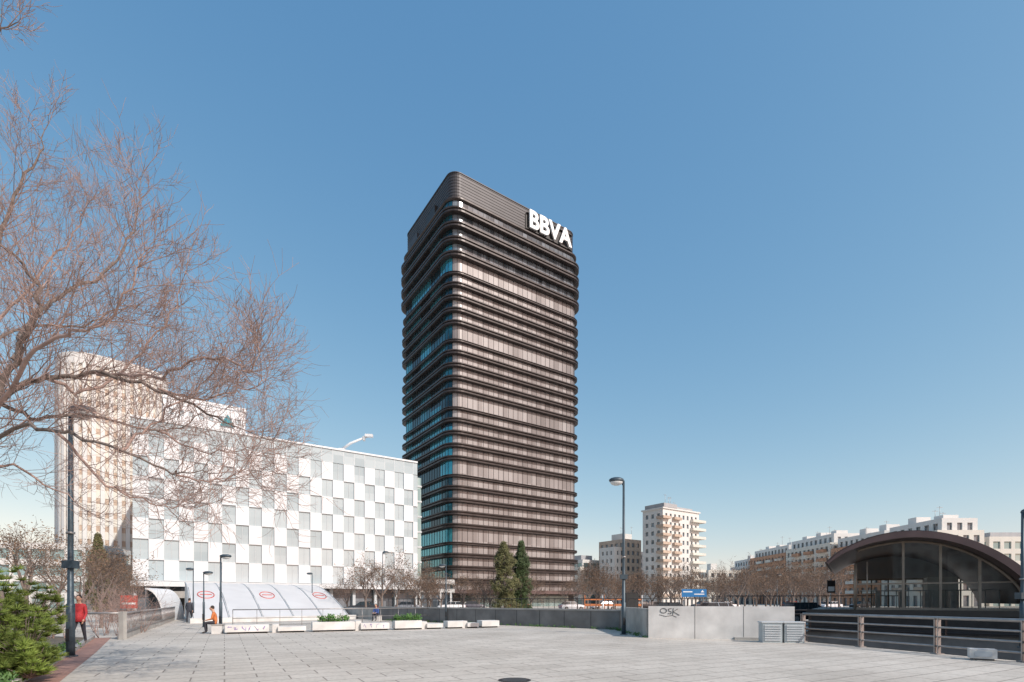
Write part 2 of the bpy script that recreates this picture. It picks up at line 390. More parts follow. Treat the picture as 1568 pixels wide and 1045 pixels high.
mb.box(2,7,3,9,25,27.5,'offwhite'); antennas(5,5,27.5,R1,2)
mb.build("stepped_apartment_block",(PX(957,195),195,0),AX)
mb=MB()
slabs(0,16,0,14,18,'offwhite','greeng',3.2,1.3,4,.5); mb.box(2,8,3,9,18,20,'grey'); mb.box(-2,-.02,-1,9,2,15,'cream')
mb.box(12,14,-.5,-.05,6,10,'red')
mb.build("low_office_block",(PX(892,205),205,0),AX)
mb=MB()
slabs(0,24,0,14,15,'cream','win',3.2,1.4,3,1.3); mb.box(3,6,3,6,15,18,'offwhite'); antennas(8,4,15,R1,3); slabs(24.02,34,2,14,12.5,'brick','win',3.2,1.4,3,1.3)
mb.build("low_apartment_block",(PX(1085,225),225,0),.2)
def rowblock(name,y0,y1,x0,zt,wall,wall2,seed,wd=16):
    global mb
    mb=MB(); R_=random.Random(seed); L_=y1-y0
    slabs(0,wd,0,L_,zt-3.2,wall,'win',3.1,1.3,2.9,1.2)
    slabs(1.8,wd-1,.8,L_-.8,zt,'offwhite','win',3.1,1.2,2.9,1.3,z0=zt-3.25)
    for i in range(int((zt-6)/3.1)):
        for j in range(int(L_/8)):
            mb.box(-1.1,-.01,2+j*8,6.5+j*8,zt-3.2-(i+1)*3.1-.0,zt-3.2-(i+1)*3.1+1.0,wall2)
    for j in range(int(L_/9)):
        mb.box(4,8,3+j*9,6+j*9,zt,zt+R_.uniform(1.0,2.2),'offwhite')
    antennas(6,L_*.4,zt,R_,3)
    return mb.build(name,(x0,y0,0))
rowblock("brick_apartment_block",132,152,109,22.9,'cream','tan',1,12)
rowblock("brick_apartment_block",152.5,176,109,22.5,'brick','cream',2)
rowblock("brick_apartment_block",176.5,205,109,24.8,'cream','brick',3)
rowblock("brick_apartment_block",205.5,236,109,24,'brick','cream',4)
rowblock("brick_apartment_block",236.5,262,111,21.5,'offwhite','brick',5)
mb=MB(); slabs(0,30,0,20,18.5,'cream','greeng',3.2,1.3,3,1); mb.box(3,12,3,9,18.5,20,'grey')
mb.build("corner_office_block",(PX(1515,136),136,0),0)
mb=MB(); R2=random.Random(9)
x=-420
while x<420:
    w_=R2.uniform(16,34); h_=R2.uniform(8,15); y_=R2.uniform(290,340); k=R2.choice(['cream','offwhite','tan','brick','grey'])
    mb.box(x,x+w_,y_,y_+20,0,h_,'win'); 
    for i in range(int(h_/3.2)+1): mb.box(x-.2,x+w_+.2,y_-.2,y_+20.2,i*3.2,i*3.2+1.5,k)
    x+=w_+R2.uniform(-2,4)
mb.build("background")
mb=MB(); slabs(0,30,0,14,13,'offwhite','greeng',3.2,1.2,3,.5); mb.box(30.02,44,2,12,0,9,'tan'); mb.build("low_left_building",(-112,96,0),AX*.5)
# unseen blocks added behind the viewer to give the glass something to reflect
for i,(x_,y_,w_,h_,k_) in enumerate(((-90,-95,40,21,'brick'),(-45,-100,38,24,'cream'),(0,-98,44,19,'tan'),(50,-105,36,22,'offwhite'),(-125,-40,20,18,'cream'))):
    mb=MB(); slabs(0,w_,0,16,h_,k_,'win',3.1,1.4,3,1.2); mb.build("unseen_reflection_block",(x_,y_,0),0)

# ---------------------------------------------------------------- walls on plaza
def wall(name,a_,b_,h,th,k,cap=None,z=0):
    m_=MB(); A=Vector((*a_,0));B=Vector((*b_,0)); Ln=(B-A).length
    m_.box(0,Ln,0,th,0,h,k)
    if cap: m_.box(-.03,Ln+.03,-.04,th+.04,h+.001,h+.09,cap)
    return m_,A,math.atan2(B.y-A.y,B.x-A.x),Ln
m_,A,rz,Ln=wall("x",(5.85,22.1),(11.3,20.6),1.36,.3,'concw')
for i in range(1,3): m_.box(Ln*i/3-.012,Ln*i/3+.012,-.004,0,.0,1.36,'concd')
m_.box(3.4,Ln,-.25,-.002,0,.10,'conc')
def scrib(m_,pts,r,k,y=-.006):
    m_.tube([(x,y,z_) for x,z_ in pts],r,5,k)
scrib(m_,[(.62+.13*math.cos(a_),1.17+.1*math.sin(a_)) for a_ in [i*.5 for i in range(14)]],.013,'inkb')
scrib(m_,[(.95,1.27),(.82,1.24),(.84,1.16),(.95,1.12),(.93,1.04),(.8,1.05)],.013,'inkb')
scrib(m_,[(1.02,1.28),(1.0,1.0)],.013,'inkb'); scrib(m_,[(1.2,1.25),(1.02,1.13),(1.27,.98)],.013,'inkb'); scrib(m_,[(.45,1.0),(.7,.93),(1.0,.97),(1.15,.9)],.009,'inkb')
m_.build("graffiti_wall",A,rz)
m_,A,rz,Ln=wall("x",(5.95,28.2),(5.85,22.42),1.25,.28,'conc'); m_.build("return_wall",A,rz)
m_,A,rz,Ln=wall("x",(-10.9,42.3),(5.9,28.25),1.02,.35,'concd','conc')
for i in range(1,12): m_.box(Ln*i/12-.015,Ln*i/12+.015,-.004,0,.0,1.0,'black')
m_.build("parapet_wall",A,rz)
m_,A,rz,Ln=wall("x",(-15.5,47.5),(-11.0,42.35),1.0,.35,'conc'); m_.build("parapet_wall",A,rz)

def leaves(mb_,cl,rad,n,size,k,R_,needle=False):
    for c_ in cl:
        c_=Vector(c_)
        for _ in range(n):
            d=Vector((R_.gauss(0,1),R_.gauss(0,1),R_.gauss(0,1))).normalized()
            if needle:
                d.z=abs(d.z)*.8+.1; d.normalize(); s_=d.cross(Vector((R_.random(),R_.random(),.3))).normalized()*size*.09
                ln=rad*R_.uniform(.7,1.1); mb_.add([c_-s_,c_+s_,c_+d*ln],[(0,1,2)],k)
            else:
                p_=c_+d*rad*R_.random()**.5; a1=Vector((R_.gauss(0,1),R_.gauss(0,1),R_.gauss(0,1))).normalized(); b1=a1.orthogonal().normalized()
                s_=size*R_.uniform(.6,1.3); mb_.add([p_-a1*s_,p_+b1*s_*.5,p_+a1*s_,p_-b1*s_*.5],[(0,1,2,3)],k)
P0=Vector((-13.7,24.6,0)); d=Vector((.905,.425,0)).normalized(); rz=math.atan2(d.y,d.x)
specs=[(0,1.9,.42,'g'),(2.3,1.3,.30,''),(3.9,2.1,.50,'s'),(6.3,1.5,.40,'g'),(8.1,1.5,.5,'s'),(9.9,.9,.30,''),(11.1,.9,.42,''),(12.3,.7,.30,''),(13.2,1.1,.42,'')]
for i,(t0,ln,h,fl) in enumerate(specs):
    m_=MB(); m_.box(0,ln,0,.8,.08,h,'concw'); m_.box(.08,ln-.08,.08,.72,0,.08,'black')
    if i%2: m_.box(-.25,.05,.2,.95,.0,h+.12,'concw')
    if fl=='g':
        xs_=.15
        while xs_<ln-.3:
            RG=random.Random(int(xs_*100)+i); m_.tube([(xs_+RG.uniform(-.04,.22),-.006,RG.uniform(.12,.36)) for _ in range(RG.randint(3,6))],RG.uniform(.007,.013),4,'purple'); xs_+=RG.uniform(.2,.36)
    m_.build("concrete_planter_seat" if fl=='s' else "concrete_bench",P0+d*t0,rz)
    if fl=='s':
        R_=random.Random(i); q=MB(); leaves(q,[(ln*.5+R_.uniform(-.7,.7),.4+R_.uniform(-.2,.2),h+R_.uniform(0,.28)) for _ in range(60)],.16,14,.06,'ivy',R_)
        q.build("planter_shrub",P0+d*t0,rz,fix=False)

# ---------------------------------------------------------------- white curved station canopy
mb=MB()
BL=Vector((-22.6,36.5,0)); BR=Vector((-14.2,45.3,0)); dep=V*14.5; nseg=12; npan=5
prof=[(i/nseg,3.25*math.sin(i/nseg*math.pi/2)**.95) for i in range(nseg+1)]
for ip in range(npan):
    f0=ip/npan; f1=(ip+1)/npan; g=.006
    A0=BL.lerp(BR,f0+g); A1=BL.lerp(BR,f1-g)
    l0=[A0+dep*s_+Vector((0,0,z_+.05)) for s_,z_ in prof]; l1=[A1+dep*s_+Vector((0,0,z_+.05)) for s_,z_ in prof]
    mb.loops([l0,l1],'skyl',closed=False,smooth=True)
for ip in range(npan+1):
    A0=BL.lerp(BR,ip/npan)
    mb.tube([A0+dep*s_+Vector((0,0,z_+.03)) for s_,z_ in prof],.05,6,'gframe')
for A0 in (BL,BR):
    pts=[A0+dep*s_+Vector((0,0,z_)) for s_,z_ in prof]; pts+= [A0+dep]; mb.add(pts,[tuple(range(len(pts)))],'skyl')
dd=(BR-BL).normalized(); T=Matrix.Translation(BL)@Matrix.Rotation(math.atan2(dd.y,dd.x),4,'Z'); mb.box(-.3,(BR-BL).length+.3,-.5,-.0,0,.35,'concw',T)
def surf(f,s_): 
    z_=3.25*math.sin(s_*math.pi/2)**.95; return BL.lerp(BR,f)+dep*s_+Vector((0,0,z_+.055))
for f in (.1,.5,.9):
    mb.tube([surf(f+.05*math.cos(a_),.42+.075*math.sin(a_)) for a_ in [i*math.pi/12 for i in range(25)]],.045,5,'red')
    mb.tube([surf(f-.036,.42),surf(f+.036,.42)],.05,5,'red')
mb.build("station_canopy")

# ---------------------------------------------------------------- left underpass, parapet & railing
mb=MB()
pts=[(-16.0,21.3),(-19.0,26.5),(-22.5,33),(-27.5,42)]
for a_,b_ in zip(pts[:-1],pts[1:]):
    A=Vector((*a_,0));B=Vector((*b_,0));d=B-A; T=Matrix.Translation(A)@Matrix.Rotation(math.atan2(d.y,d.x),4,'Z'); mb.box(0,d.length,0,.25,0,.22,'conc',T)
    n_=int(d.length/.3)
    for i in range(n_+1):
        q=A+d*(i/n_)+Vector((-.05,.1,0)); mb.tube([q+Vector((0,0,.2)),q+Vector((0,0,1.05))],.013,4,'steel')
mb.tube([(x-.05,y+.1,1.08) for x,y in pts],.045,8,'steel'); mb.tube([(x-.05,y+.1,.35) for x,y in pts],.02,6,'steel')
mb.box(-16.12,-15.92,21.1,21.3,0,1.15,'conc')
mb.tube([(-16,21.3,1.08),(-17.5,20.9,1.08)],.04,8,'steel')
mb.build("ramp_parapet")
mb=MB()
pr_=[(math.cos(a_)*1.3,math.sin(a_)*2.6) for a_ in [math.pi*.5*i/8 for i in range(9)]]
mb.loops([[Vector((x,y0_,z_)) for x,z_ in pr_]+[Vector((x*.9,y0_,z_*.95)) for x,z_ in pr_[::-1]] for y0_ in (0,5)],'wpanel',caps=True)
mb.box(0,.08,0,5,0,2.5,'win'); mb.box(-1.7,-.6,.2,.4,1.0,2.0,'red'); mb.box(-1.6,-.7,.19,.199,1.3,1.45,'white'); mb.box(-1.2,-1.1,.25,.35,0,1.0,'steel')
mb.build("curved_shelter",(PX(222,40),40,0),.3)
mb=MB()
mb.box(-2.4,2.4,0,.6,1.9,2.7,'conc'); mb.box(-2.4,-2.1,0,8,0,1.9,'conc'); mb.box(2.1,2.4,0,8,0,1.9,'conc'); mb.box(-2.1,2.1,1.2,1.4,0,1.9,'black'); mb.box(-2.4,2.4,.62,8,1.9,2.2,'conc')  # black slab across the mouth stands in for shade inside the passage
for i in range(5): mb.box(-1.9+i*.9,-1.83+i*.9,.9,.97,0,1.9,'steel')
mb.build("underpass_portal",(PX(266,60),60,0),.25)

def thinfence(name,A,B,h,gap,k,r=.012):
    m_=MB(); A=Vector((*A,0));B=Vector((*B,0)); d=B-A; n_=max(2,int(d.length/gap))
    for i in range(n_+1):
        q=A+d*i/n_; m_.tube([q,q+Vector((0,0,h))],r*1.6 if i%6==0 else r,4,k)
    m_.tube([A+Vector((0,0,h)),B+Vector((0,0,h))],r*2,5,k); m_.tube([A+Vector((0,0,h*.5)),B+Vector((0,0,h*.5))],r*1.2,5,k); m_.tube([A+Vector((0,0,.1)),B+Vector((0,0,.1))],r*1.2,5,k)
    return m_.build(name)
thinfence("plaza_railing",(-16.8,31),(-6.0,38.5),1.05,1.2,'steel',.016)
thinfence("street_fence",(-12,50),(14,34),1.75,.5,'dsteel',.014)
thinfence("street_fence",(14,34),(24,32),1.9,.5,'dsteel',.014)
m_=MB()
for i in range(3):
    x=i*2.1; m_.box(x,x+1.9,0,.04,1.0,1.25,'orange'); m_.box(x,x+1.9,0,.04,1.65,1.78,'orange'); m_.box(x,x+.08,-.05,.1,0,2.2,'orange'); m_.box(x+1.9,x+1.98,-.05,.1,0,2.2,'white')
m_.build("construction_fence",(PX(895,56),56,0),-.1)

# ---------------------------------------------------------------- railing at the court
mb=MB()
rp=[Vector((11.35,20.1,0)),Vector((12.05,17.8,0)),Vector((12.75,15.45,0)),Vector((13.3,13.35,0)),Vector((13.8,11.2,0))]
for p in rp:
    for s_ in (-.05,.05):
        T=Matrix.Translation(p)@Matrix.Rotation(-1.25,4,'Z'); mb.box(s_-.014,s_+.014,-.06,.06,0,1.08,'steel',T)
    mb.box(p.x-.12,p.x+.12,p.y-.12,p.y+.12,0,.03,'steel')
for h_,r_ in ((1.08,.05),(.80,.03),(.52,.03),(.24,.03)):
    mb.tube([p+Vector((0,0,h_)) for p in rp],r_,8,'steel')
mb.build("steel_railing")
mb=MB() 
rp=[Vector((11.45,26.1,0)),Vector((15.55,26.9,0)),Vector((20.1,23.9,0)),Vector((24.7,20.9,0)),Vector((29.3,17.9,0))]
for p in rp: mb.box(p.x-.05,p.x+.05,p.y-.05,p.y+.05,0,1.1,'dsteel')
for h_ in (1.1,.9,.3,0.1): mb.tube([p+Vector((0,0,h_)) for p in rp],.045,6,'dsteel')
mb.build("court_railing")
mb=MB()
for i in range(2):
    x=i*.78; mb.box(x,x+.7,0,.5,0,.75,'louvre'); mb.box(x-.03,x+.73,-.03,.53,.75,.8,'gframe')
    for j in range(7): mb.box(x+.06,x+.64,-.03,-.001,.08+j*.09,.13+j*.09,'gframe')
mb.build("ventilation_unit",(PX(1168,19.6),19.6,0),-.15)
mb=MB(); mb.box(0,.55,0,.4,.05,.3,'concw'); mb.box(.05,.5,.05,.35,0,.05,'concd'); mb.box(.1,.45,-.02,-.001,.1,.24,'gframe'); mb.build("utility_box",(12.35,13.9,0),-.6)

# ---------------------------------------------------------------- arched glass station (vault axis runs away to the right)
G0=Vector((16.35,26.6,0)); gx,gy_=.835,-.55
def gt(px,back=0):
    ox,oy=G0.x+.55*back,G0.y+.835*back
    b_=(px-784)/789.; t_=(b_*oy-ox)/(gx-b_*gy_); return t_,oy+gy_*t_
def gp(px,py,back=0):
    t_,D_=gt(px,back); return (t_,PZ(py,D_))
def interp(pts,n):
    P=[Vector((x,0,z_)) for x,z_ in pts]; P=[2*P[0]-P[1]]+P+[2*P[-1]-P[-2]]; out=[]
    for i in range(1,len(P)-2):
        for k_ in range(n):
            t_=k_/n; a_,b_,c_,d_=P[i-1],P[i],P[i+1],P[i+2]
            out.append(.5*((2*b_)+(c_-a_)*t_+(2*a_-5*b_+4*c_-d_)*t_*t_+(3*b_-a_-3*c_+d_)*t_**3))
    out.append(P[-2]); return out
mb=MB()
outer=interp([gp(*q) for q in ((1266,862),(1290,843),(1330,825),(1375,815),(1425,814),(1475,823),(1520,840),(1560,864),(1590,892),(1608,925))],5)
for p in outer: p.z=max(p.z,1.0)
cen=Vector((4.7,0,1.2))
inner=[p+(cen-p).normalized()*(.08+.24*min(1,i/12)) for i,p in enumerate(outer)]
LY=13.
def atY(l,y): return [Vector((p.x,y,p.z)) for p in l]
mb.loops([atY(outer,0),atY(outer,LY)],'maroon',closed=False,smooth=True)
mb.loops([atY(inner,.001),atY(inner,LY)],'maroon',closed=False,smooth=True)
mb.loops([atY(outer,0),atY(inner,0)],'soffit',closed=False)
mb.add([outer[0],inner[0],inner[0]+Vector((0,LY,0)),outer[0]+Vector((0,LY,0))],[(0,1,2,3)],'soffit')
o2=[p+(p-cen).normalized()*.14 for p in outer]
mb.loops([atY(o2,.9),atY(o2,LY-.3)],'soffit',closed=False,smooth=True); mb.loops([atY(outer,.9),atY(o2,.9)],'maroon',closed=False)
gy=1.3; PB=1.12
xl=gt(1310,gy)[0]
ga=[p for p in inner if p.x>=xl]
poly=[Vector((ga[0].x,gy,PB))]+[Vector((p.x,gy,p.z)) for p in ga]
if poly[-1].z>PB: poly.append(Vector((poly[-1].x,gy,PB)))
mb.add(poly,[tuple(range(len(poly)))],'stglass')
mb.add([(xl,gy+.1,PB),(xl,LY,PB),(xl,LY,3.3),(xl,gy+.1,3.3)],[(0,1,2,3)],'stglass')
cg=Vector((cen.x,gy-.05,cen.z))
fra=[Vector((p.x,gy-.05,p.z))+(cg-Vector((p.x,gy-.05,p.z))).normalized()*.10 for p in ga]
mb.tube(fra,.07,6,'frame'); mb.tube([(xl,gy-.05,PB),(xl,gy-.05,3.5)],.08,6,'frame'); mb.tube([(xl+.5,gy-.06,PB),(xl+.5,gy-.06,3.6)],.04,6,'frame')
def archz(x):
    for a_,b_ in zip(ga[:-1],ga[1:]):
        if a_.x<=x<=b_.x: return a_.z+(b_.z-a_.z)*(x-a_.x)/(b_.x-a_.x+1e-9)-.1
    return 2
for a_ in (1383,1440,1500):
    x=gt(a_,gy)[0]; mb.box(x-.05,x+.05,gy-.10,gy+.06,PB,archz(x),'frame')
xr=ga[-1].x-.3
mb.box(xl,xr-.2,gy-.09,gy+.04,2.42,2.49,'frame'); mb.box(xl,xr,gy-.11,gy+.05,PB,PB+.12,'frame')
for j in range(4):
    y=gy+2.8*(j+1); mb.box(xl-.06,xl+.06,y-.05,y+.05,PB,3.4,'frame')
mb.box(-.9,16,-.2,LY+1,0,PB,'dsteel'); mb.box(-1.0,16,-.35,-.21,PB-.25,PB+.03,'black')
mb.box(xl+.1,xr,gy+.1,LY,PB,PB+.015,'conc')
mb.box(xl,xr,LY-.3,LY-.2,3.0,3.12,'frame')
bk=[Vector((xl,LY-.1,3.1))]+[Vector((p.x,LY-.1,p.z)) for p in ga]+[Vector((ga[-1].x,LY-.1,3.1))] 
bk=[p for p in bk if p.z>=3.05]; mb.add(bk,[tuple(range(len(bk)))],'grey')
for i in range(8): mb.box(xl+i*.95,xl+i*.95+.08,LY-.3,LY-.2,PB,3.0,'frame')
for i in range(4): mb.box(xl+1+i*1.1,xl+1.2+i*1.1,5,6.2,PB,PB+1,'steel')
mb.box(xl+3.6,xl+5.0,8,10,PB,3.0,'offwhite'); mb.tube([(xl+.2,2.6,PB+1),(xr-.6,2.6,PB+1)],.03,6,'steel')
for i in range(12): mb.tube([(xl+.3+i*.5,2.6,PB),(xl+.3+i*.5,2.6,PB+1)],.018,5,'steel')
mb.build("arched_station_building",G0,math.atan2(gy_,gx))

# ---------------------------------------------------------------- street lamps
def lamp(name,loc,h,side=-1,rz=0,big=True,r=.085):
    m_=MB()
    m_.tube([(0,0,0),(0,0,.04)],r*2.1,10,'pole',smooth=False)
    m_.tube([(0,0,.02),(0,0,1.5),(0,0,1.52),(0,0,h*.5),(0,0,h)],[r*1.25,r*1.25,r*.95,r*.8,r*.6],12,'pole')
    m_.box(-.05,.05,-r*1.25-.012,-r*1.2,.45,.8,'dsteel')
    if big:
        m_.tube([(0,0,h-.25),(side*.12,0,h-.02),(side*.3,0,h+.05)],[.04,.035,.035],8,'pole')
        c_=(side*.34,0,h+.02)
        m_.ell(c_,(.36,.24,.15),'pole',16,8); m_.ell((c_[0],0,h-.06),(.30,.21,.17),'lampw',16,8)
        m_.box(-.16,.16,-.12,.12,h*.36,h*.36+.22,'pole'); m_.tube([(0,0,h*.5),(0,0,h*.5+.06)],r*1.3,10,'steel')
    else:
        m_.tube([(0,0,h-.05),(side*.3,0,h)],[.03,.02],6,'pole')
        m_.ell((side*.25,0,h+.03),(.3,.2,.1),'pole',14,6); m_.ell((side*.27,0,h-.03),(.22,.15,.1),'lampw',14,6)
    return m_.build(name,loc,rz)
lamp("street_lamp",(PX(955,24.3),24.3,0),7.25,-1)
lamp("street_lamp",(PX(108,14.7),14.7,0),7.0,1,r=.085)
lamp("street_lamp",(PX(338,26.4),26.4,0),3.85,1,big=False,r=.06)
lamp("street_lamp",(PX(312,31),31,0),3.25,1,big=False,r=.05)
lamp("street_lamp",(PX(296,38),38,0),3.9,-1,big=False,r=.05)
lamp("street_lamp",(PX(683,37),37,0),4.1,-1,big=False,r=.055)
lamp("street_lamp",(PX(478,50),50,0),4.2,-1,big=False,r=.055)
lamp("street_lamp",(PX(586,60),60,0),7.2,1,big=True,r=.07)
lamp("street_lamp",(PX(1190,60),60,0),4.6,1,big=False,r=.06)
lamp("street_lamp",(PX(1566,17.5),17.5,0),4.6,1,big=True,r=.07)
mb=MB(); mb.box(-1.35,1.35,0,.06,2.0,2.85,'blue'); mb.box(-1.2,-.2,-.012,-.001,2.5,2.62,'white'); mb.box(0,1.1,-.012,-.001,2.25,2.35,'white'); mb.add([(.7,-.012,2.5),(1.1,-.012,2.5),(.9,-.012,2.75)],[(0,1,2)],'white')
for x in (-1,1): mb.tube([(x,.1,0),(x,.1,2.9)],.05,6,'steel')
mb.build("blue_direction_sign",(PX(1063,56),56,0))
mb=MB(); mb.box(-.6,.6,0,.12,.9,2.3,'dsteel'); mb.box(-.52,.52,-.01,-.001,1.0,2.2,'black'); mb.box(-.08,.08,.0,.12,0,.9,'dsteel'); mb.build("advertising_panel",(PX(968,46),46,0),.2)
mb=MB(); mb.box(-.25,.25,0,.05,2.1,2.9,'dsteel'); mb.tube([(0,.05,0),(0,.05,3)],.03,6,'steel'); mb.box(-.2,.2,-.01,-.001,2.2,2.5,'white'); mb.build("information_sign",(PX(1273,33),33,0))

# ---------------------------------------------------------------- vehicles
def car(name,loc,rz,col):
    k="carpaint_"+"_".join(str(int(c*100)) for c in col)
    if k not in M: M[k]=mat("car_paint",col,.25,.2,.03)
    m_=MB()
    secs=[(-2.1,.45,.85,.70),(-2.05,.3,.95,.82),(-1.2,.25,.98,.86),(0,.22,.98,.88),(1.2,.25,.95,.86),(1.95,.3,.80,.80),(2.12,.42,.62,.62)]
    m_.loops([[Vector((x,-w,z0)),Vector((x,-w*1.02,(z0+z1)/2)),Vector((x,-w*.93,z1)),Vector((x,w*.93,z1)),Vector((x,w*1.02,(z0+z1)/2)),Vector((x,w,z0))] for x,z0,z1,w in secs],k,caps=True,smooth=False)
    m_.loops([[Vector((x0,-.80,.95)),Vector((x0,.80,.95)),Vector((x1,.62,1.42)),Vector((x1,-.62,1.42))] for x0,x1 in ((-1.75,-1.25),(.95,.35))],'carglass',caps=True)
    m_.box(-1.28,.38,-.63,.63,1.42,1.47,k)
    for x in (-.45,.3): m_.tube([(x-.05,-.815,.95),(x-.12,-.635,1.43)],.03,4,k); m_.tube([(x-.05,.815,.95),(x-.12,.635,1.43)],.03,4,k)
    for x in (-1.3,1.3):
        for y in (-.82,.82): m_.tube([(x,y-.1,.31),(x,y+.1,.31)],.31,16,'black',smooth=False); m_.tube([(x,y-.11,.31),(x,y+.11,.31)],.18,10,'steel',smooth=False)
    for y in (-.6,.6): m_.box(2.05,2.12,y-.15,y+.15,.5,.62,'white'); m_.box(-2.13,-2.07,y-.15,y+.15,.65,.8,'red')
    return m_.build(name,loc,rz)
cols=[(.8,.8,.8),(.03,.03,.035),(.35,.36,.38),(.8,.8,.8),(.1,.1,.12),(.45,.02,.02),(.7,.7,.72)]
RV=random.Random(5)
for i in range(16):
    T=Matrix.Translation(Vector((-30,66,0)))@Matrix.Rotation(.28,4,'Z'); q=T@Vector((3+i*6.8+RV.uniform(-1,1),RV.choice((2.6,8,13.5,19)),0.004))
    car("car",q,.28+(math.pi if i%2 else 0),cols[i%7])
for a_,D_,c_ in ((1030,40,(.03,.03,.035)),(1105,41,(.5,.5,.52)),(1235,38,(.02,.02,.025))): car("parked_car",(PX(a_,D_),D_,0),.05,c_)

# ---------------------------------------------------------------- trees
def perp(d,R_):
    v=Vector((R_.gauss(0,1),R_.gauss(0,1),R_.gauss(0,1))); v=v-d*v.dot(d); return v.normalized()
def grow(m_,p,d,L_,r,dep,R_,up,kt,kb,tips=None,wob=.16,rmin=.004,kids=(3,5),ratio=(.5,.72)):
    n_=4 if dep>0 else 3; pts=[p.copy()]; rad=[r]; d=d.normalized(); ds=[d]
    for i in range(n_):
        d=(d+perp(d,R_)*wob*R_.random()*1.4+Vector((0,0,up))).normalized(); p=p+d*L_/n_; pts.append(p); ds.append(d); rad.append(max(rmin*.6,r*(1-.62*(i+1)/n_)))
    m_.tube(pts,rad,7 if r>.06 else (5 if r>.025 else 3),kb if r>.03 else kt,cap=False)
    if dep==0:
        if tips is not None: tips.append(pts[-1]); tips.append(pts[-2])
        return
    k_=R_.randint(*kids)
    for c_ in range(k_):
        f=.3+.7*(c_+R_.random())/k_; i=min(n_-1,int(f*n_)); q=pts[i].lerp(pts[i+1],f*n_-i if f<1 else 1)
        an=math.radians(R_.uniform(25,58)); nd=ds[i]*math.cos(an)+perp(ds[i],R_)*math.sin(an)
        grow(m_,q,nd,L_*R_.uniform(*ratio),max(rmin,rad[i]*.55),dep-1,R_,up,kt,kb,tips,wob,rmin,kids,ratio)
tree_var=[]
for s_ in range(3):
    R_=random.Random(40+s_); m_=MB(); tips=[]
    m_.tube([(0,0,-.1),(.05,0,1.2),(0,.05,2.6)],[.2,.16,.14],8,'bark',cap=False)
    for c_ in range(5):
        a_=c_*1.257+R_.random()*.6; grow(m_,Vector((0,.05,2.3+.1*c_)),Vector((math.cos(a_)*.55,math.sin(a_)*.55,.85)),3.6,.10,3,R_,.07,'stwig','bark',tips,.2,.012,(4,5))
    for t_ in tips:
        for _ in range(2 if R_.random()<.42 else 0):
            c_=t_+Vector((R_.gauss(0,.2),R_.gauss(0,.2),R_.gauss(0,.2)-.1)); a1=perp(Vector((0,0,1)),R_)*.08; b1=Vector((R_.gauss(0,.04),R_.gauss(0,.04),.06)); m_.add([c_-a1,c_-b1,c_+a1,c_+b1],[(0,1,2,3)],'dleaf')
    tree_var.append(m_)
tv=[]
RT=random.Random(12)
pl=[]
for i in range(15): pl.append((RT.uniform(640,890),RT.uniform(60,64) if i%3 else 95,.56))
for i in range(38): pl.append((880+i*10.4+RT.uniform(-5,5),RT.uniform(62,100),RT.uniform(.6,.82)))
for a_,D_,s_ in ((1130,52,.6),(1180,56,.65),(1215,60,.75),(1255,64,.85),(1285,72,.9),(1240,50,.5),(940,55,.5),(1100,60,.6)): pl.append((a_,D_,s_))
for a_,D_,s_ in ((560,48,.66),(585,53,.78),(532,50,.5),(608,56,.66),(635,64,.7),(655,74,.7)): pl.append((a_,D_,s_))
for a_,D_,s_ in ((155,30,.55),(128,34,.6),(170,38,.6),(40,40,.9),(90,50,.9),(205,60,.6)): pl.append((a_,D_,s_))
for i,(a_,D_,s_) in enumerate(pl):
    k_=i%3
    if len(tv)<=k_:
        ob=tree_var[k_].build("bare_tree",(PX(a_,D_),D_,0),RT.uniform(0,6),fix=False); ob.scale=(s_,)*3; tv.append(ob)
    else: inst(tv[k_],"bare_tree",(PX(a_,D_),D_,0),RT.uniform(0,6),(s_*RT.uniform(.9,1.15),s_*RT.uniform(.9,1.15),s_*RT.uniform(.9,1.1)))

def conifer(loc,h,w,seed,k,lean=0,pw=.7):
    R_=random.Random(seed); m_=MB(); m_.tube([(0,0,0),(lean*.5,0,h*.5),(lean,0,h*.96)],[.22,.14,.03],7,'bark')
    cl=[]
    for i in range(480):
        f=R_.random()**.9; z_=.06*h+f*h*.92; rad=w*.5*(min(1,(1-f)*1.9)**pw)*(.85+.25*math.sin(f*17+seed)+R_.uniform(-.12,.15)); a_=R_.uniform(0,6.28); rr_=rad*(R_.random()**.35)
        cl.append((lean*f+rr_*math.cos(a_),rr_*math.sin(a_),z_))
    for c_ in cl:
        if R_.random()<.15: m_.tube([(lean*.5,0,c_[2]-.5),c_],[.04,.015],3,'bark',cap=False)
    leaves(m_,cl,.3,34,.09,k,R_); m_.build("conifer_tree",loc,0,fix=False)
conifer((PX(774,58),58,0),8.2,2.9,1,'conif2',-.2,.45)
conifer((PX(797,60),60,0),8.6,2.4,2,'conif',.1,.65)
conifer((PX(150,60),60,0),9.5,2.6,3,'conif2',0,.8)
